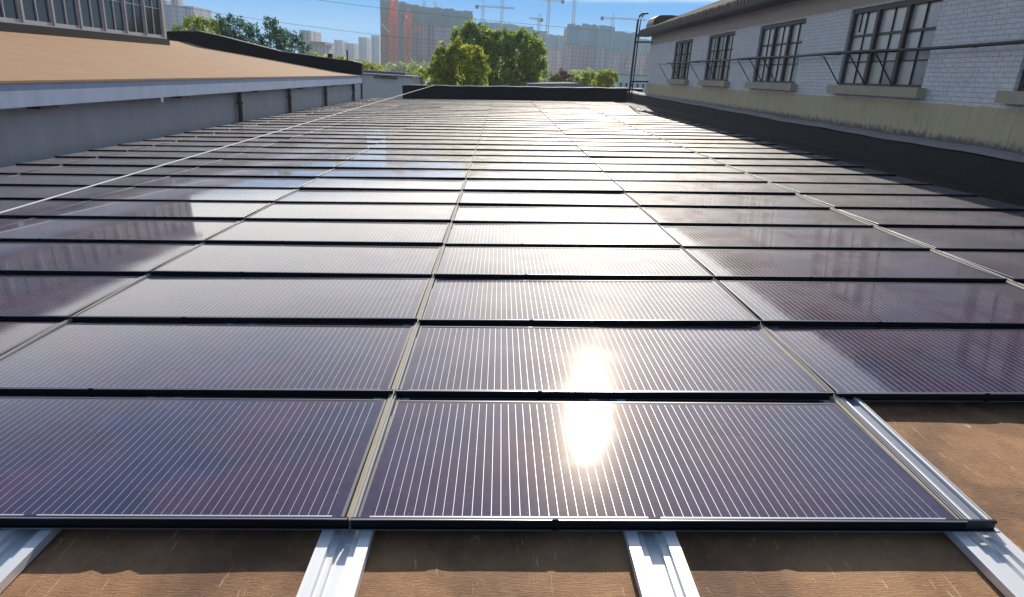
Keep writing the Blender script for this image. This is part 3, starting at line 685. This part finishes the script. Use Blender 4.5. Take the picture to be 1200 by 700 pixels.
tree('yellow tinged leafy tree beside the raised window row', -26.5, 60, blobset(-29.5, -23.8, 60, -1.5, lambda u: 1.9+.2*sin(7*u), .8, 7, 13), 11000, .12, l_yel, 7)
tree('tall narrow dark tree behind the yellow tinged tree', -25.9, 64, blobset(-28.4, -25.2, 64, -1.5, lambda u: 3.4-.6*abs(u-.4), .75, 4, 14), 9000, .12, l_mid, 8)
tree('open airy blue green tree, left of its pair over the curved roof', -22.3, 60, blobset(-24.0, -20.2, 60, -1.2, lambda u: 2.8+1.1*sin(u*5+.6)*.6+.5*u, .62, 6, 15), 9000, .10, l_blue, 9)
tree('open airy blue green tree, right of its pair over the curved roof', -18.6, 61, blobset(-20.2, -16.9, 61, -1.2, lambda u: 3.4-1.5*u+.3*sin(9*u), .58, 6, 16), 8000, .10, l_blue, 10)
tree('low yellowish shrub row sloping down behind the curved roof', -14.5, 66, blobset(-18.5, -11.5, 66, -1.5, lambda u: .95-.75*u, .6, 8, 17), 9000, .10, l_yel, 11, kind='shrub', th=.07, cat='shrub')
# far green belt
fb = []
q = random.Random(5)
for i in range(60): fb.append((-190+i*5.4+q.uniform(-2, 2), 330+q.uniform(-12, 12), 2.0+q.uniform(-1.6, 1.4)-4+7, q.uniform(4, 6)))
belt = new_obj('far_trees', leaves_mesh('far_trees', fb, 26000, .8, l_mid, 20), None, (0, 0, 0)); tag(belt, 'hazy belt of distant trees below the skyline', 'trees', kind='stuff')

# ------------------------------------------------------------------ towers under construction (far off, ~540 m)
K = 1.8
def fac_tower(label, pts, D, ztops, nets, zb, m_body, m_netm, depth=26, nbay=10, seed=0, cols_=None):
    """front outline pts: list of (x, ydelta) along the facade; ztops / net-bottom heights per point (all at 300 m scale)"""
    xc = pts[len(pts)//2][0]*K; Dk = D*K
    t = root('tower_block', (xc, Dk, -7), label, 'tower block', 'tower blocks under construction on the skyline')
    r = random.Random(seed)
    for i in range(len(pts)-1):
        (xa, da), (xb2, db) = pts[i], pts[i+1]
        zt = (ztops[i]+ztops[i+1])/2*K; zn = (nets[i]+nets[i+1])/2*K
        xa, xb2 = xa*K, xb2*K; nb = max(1, int(round((xb2-xa)/5.5)))
        body = MB(); net = MB()
        for k in range(nb):
            x0 = xa+(xb2-xa)*k/nb; x1 = xa+(xb2-xa)*(k+1)/nb; off = (k % 2)*2.2+da+r.uniform(-.3, .3); wgap = .0 if k % 2 else .0
            body.box(x0, x1, Dk+off, Dk+depth+off, -7, zt-1.5-r.uniform(0, .6))
            ns = 3
            for j in range(ns):
                a = x0+(x1-x0)*j/ns; c2 = x0+(x1-x0)*(j+1)/ns; o2 = off-1.6+.35*(j % 2)+r.uniform(-.1, .1)
                net.box(a, c2-.06, Dk+o2, Dk+off-.05, zn+r.uniform(-.5, .5), zt+r.uniform(-.4, .5))
        body.world('storeys', m_body[i % len(m_body)], t); net.world('safety_net', m_netm, t)
    return t
tw1 = tower_mat('mauve_facade', (.47, .32, .36), (.06, .05, .08), bay=2.6)
tw2 = tower_mat('brick_facade', (.50, .22, .12), (.10, .06, .06), bay=3.0)
tw3 = tower_mat('pink_beige_facade', (.62, .42, .40), (.10, .08, .12), bay=2.9, ww=.3)
tw4 = tower_mat('grey_violet_facade', (.52, .44, .49), (.18, .16, .20), bay=2.2, ww=.4)
fac_tower('grey netted tower block with orange cranes, tallest at left', [(-52, 0), (-47, 1.5), (-41.5, 3), (-36, 2), (-29, 0), (-21, 1), (-13.5, 2)], 300, [26, 26, 25.6, 24.6, 24.2, 24.4, 23.4], [21.2, 20.5, 19, 18, 17.4, 17.0, 16.4], 0, [tw2, tw1, tw1, tw1, tw4, tw1], m_net, seed=1)
fac_tower('dim netted tower block peeping over the broad dark tree', [(-12, 0), (-4, 2), (5, 0), (14, 1), (21, 0), (29, 2)], 340, [22.6, 22.8, 22.4, 21.4, 19.4, 18.4], [15, 15, 14, 13.2, 12.4, 12.4], 0, [tw4], m_net2, seed=2)
fac_tower('wide pinkish tower block with blue green netting right of centre', [(26.7, 0), (33, 2), (40, 0), (47, 2), (57.2, 0)], 300, [20.6, 21.8, 21.6, 21.2, 17.8], [14.0, 13.4, 12.6, 12.2, 10.8], 0, [tw3, tw3, tw4, tw3], m_net2, seed=3)
fac_tower('slim netted tower block between pole and brick building', [(58, 0), (64, 2), (72, 0)], 330, [20.2, 19.6, 18.4], [13.6, 13.2, 12.8], 0, [tw3], m_net2, seed=4)
# finished blocks far left and out on the horizon
def block(label, x0, x1, D, zt, m, steps=0, dp=30):
    t = root('distant_block', ((x0+x1)/2, D, -7), label, 'high-rise', 'high-rises on the hazy horizon')
    b = MB(); b.box(x0, x1, D, D+dp, -7, zt)
    for k in range(steps): b.box(x0+(x1-x0)*(.15+.3*k), x0+(x1-x0)*(.33+.3*k), D+3, D+12, zt, zt+3+2*k)
    b.world('storeys', m, t); return t
tw5 = tower_mat('pale_facade', (.50, .48, .50), (.22, .22, .25), bay=3.4)
block('grey lilac high-rise behind trees at far left', -246, -216, 500, 31.5, tw4, 2)
block('stepped high-rise right of the airy trees', -143.5, -136, 500, 20.5, tw5, 0)
t = block('low wide block with red roof band beside the stepped high-rise', -135, -127, 500, 11.5, tw5, 0)
MB().box(-136, -125.5, 498, 524, 11.6, 13.6).world('roof', mat('red_brown_roof', (.42, .14, .12), .8), t)
for x0, x1, zt, lb in ((-215, -205, 28, 'faint pale high-rise over the far green belt'), (-201, -190, 25, 'faint shorter pale high-rise near the far green belt'), (-184, -174, 33, 'faint narrow high-rise left of the orange cranes'),
                       (-168, -158, 36, 'faint high-rise touching the left edge of the netted tower'), (-232, -219, 18, 'lowest faint high-rise near the red roofed block')):
    block(lb, x0, x1, 900, zt, tw5)

# ------------------------------------------------------------------ cranes
def lattice(b, p, q, w_, n, t):
    p, q = Vector(p), Vector(q); d = (q-p).normalized(); u = d.cross(Vector((0, 1, 0))).normalized()*w_/2; v = d.cross(u).normalized()*w_/2
    cs = [u+v, u-v, -u-v, -u+v]
    for c in cs: b.bar(p+c, q+c, t)
    for i in range(n):
        a, e = p.lerp(q, i/n), p.lerp(q, (i+1)/n)
        for k in range(4):
            c0, c1 = cs[k], cs[(k+1) % 4]
            b.bar(a+c0, e+c1, t*.7) if i % 2 else b.bar(a+c1, e+c0, t*.7)
            b.bar(e+c0, e+c1, t*.6)
def crane(label, x, zt, D, jib, counter, m, zb=-7/1.8, w_=1.1, ang=0.0, cab=True, t=.22, jt=None):
    """coordinates at the 300 m scale; jib/counter = signed lengths"""
    xk, zk, Dk = x*K, zt*K, D*K
    r = root('tower_crane', (xk, Dk, -7), label, 'tower crane', 'tower cranes over the building site')
    b = MB(); n = int((zk-zb*K)/3.2); lattice(b, (xk, Dk, zb*K), (xk, Dk, zk), w_*K, n, t); b.world('mast', m, r)
    if jib:
        b = MB(); e = (xk+jib*K*cos(ang), Dk-2, zk+abs(jib)*K*sin(ang)); lattice(b, (xk, Dk-2, zk), e, .55*K, max(6, int(abs(jib)*1.2)), t*.8); b.world('jib', jt or m, r)
        b = MB(); b.bar((xk, Dk, zk), (xk, Dk, zk+4.2), .4); b.bar((xk, Dk, zk+4.2), (xk+jib*K*.6*cos(ang), Dk-2, zk+abs(jib)*K*.6*sin(ang)+.8), .12)
        if counter: b.bar((xk, Dk, zk+4.2), (xk+counter*K*.9, Dk, zk+.6), .12)
        b.world('apex', m, r)
    if counter:
        b = MB(); lattice(b, (xk, Dk, zk), (xk+counter*K, Dk, zk), .5*K, 5, t*.8); b.world('counter_jib', m, r)
        s = 1 if counter > 0 else -1
        MB().box(min(xk+counter*K, xk+counter*K-s*2.4), max(xk+counter*K, xk+counter*K-s*2.4), Dk-.9, Dk+.9, zk-1.8, zk+.6).world('counterweight', m_iron, r)
    if cab: MB().box(xk-1.6, xk-.2, Dk-2.2, Dk-.8, zk-2.2, zk-.3).world('cab', m_white, r)
    return r
t0 = crane('tall orange crane mast in front of the left netted tower', -44.6, 27.5, 288, 0, 0, m_orange, w_=2.3, t=.75, cab=False)
t = crane('shorter orange crane with raised short jib before the netted tower', -38.6, 19.8, 286, 2.4, -2.6, m_orange, w_=2.0, t=.7)
b = MB(); lattice(b, (-39.0*K, 284*K, 11.6*K), (-33.4*K, 284*K, 15.2*K), 1.3, 7, .55); lattice(b, (-39.6*K, 284*K, 18*K), (-35.0*K, 284*K, 13.6*K), .5, 7, .14); b.world('hoist_arm', m_orange, t)
b = MB(); lattice(b, (-45.6*K, 284*K, 12.8*K), (-49.4*K, 284*K, 16.2*K), .8, 6, .2)
t2 = b.world('luffing_arm', m_white, t0)
crane('pale crane with level jib over the broad dark tree, nearest the netted tower', -9.4, 26.8, 310, 13.5, -3.4, m_crane)
crane('tall pale crane mast rising above the middle of the broad tree', -1.2, 36, 312, 0, 0, m_crane)
crane('small pale crane with short jib right of the broad tree top', 15.2, 23.2, 310, -4.5, 1.6, m_crane)
crane('pale crane reaching right with hanging counterweight, near picture top', 19.0, 31.0, 310, -8, 6.4, m_crane)
crane('tall pale crane mast at the left edge of the pinkish tower', 29.8, 37, 308, 0, 0, m_crane)
crane('pale crane with long jib over the pinkish tower', 47.3, 25.4, 310, 14, -5.5, m_crane)
crane('thin pale crane mast between pole and brick building', 62, 25.4, 330, 0, 0, m_crane, w_=.8)
crane('crane mast tip above the left part of the netted tower roof', -35.8, 28.2, 318, 0, 0, m_crane)
crane('crane mast tip above the middle of the netted tower roof', -31.2, 28.6, 322, 0, 0, m_crane, w_=.9)

# overhead wires crossing the sky at left
for (a, c, sag, lb) in (((-60, 82, 10.2), (20, 110, 7.2), 1.2, 'upper thin dark wire crossing the sky at left'), ((-60, 90, 7.6), (-6, 120, 4.4), .8, 'lower thin dark wire crossing the sky at left')):
    pts = [tuple(p) for p in catenary(a, c, sag)]
    o = MB().tube(pts, .022, 5).world('overhead_wire', m_iron, None, pts[0]); tag(o, lb, 'wire', 'overhead wires')
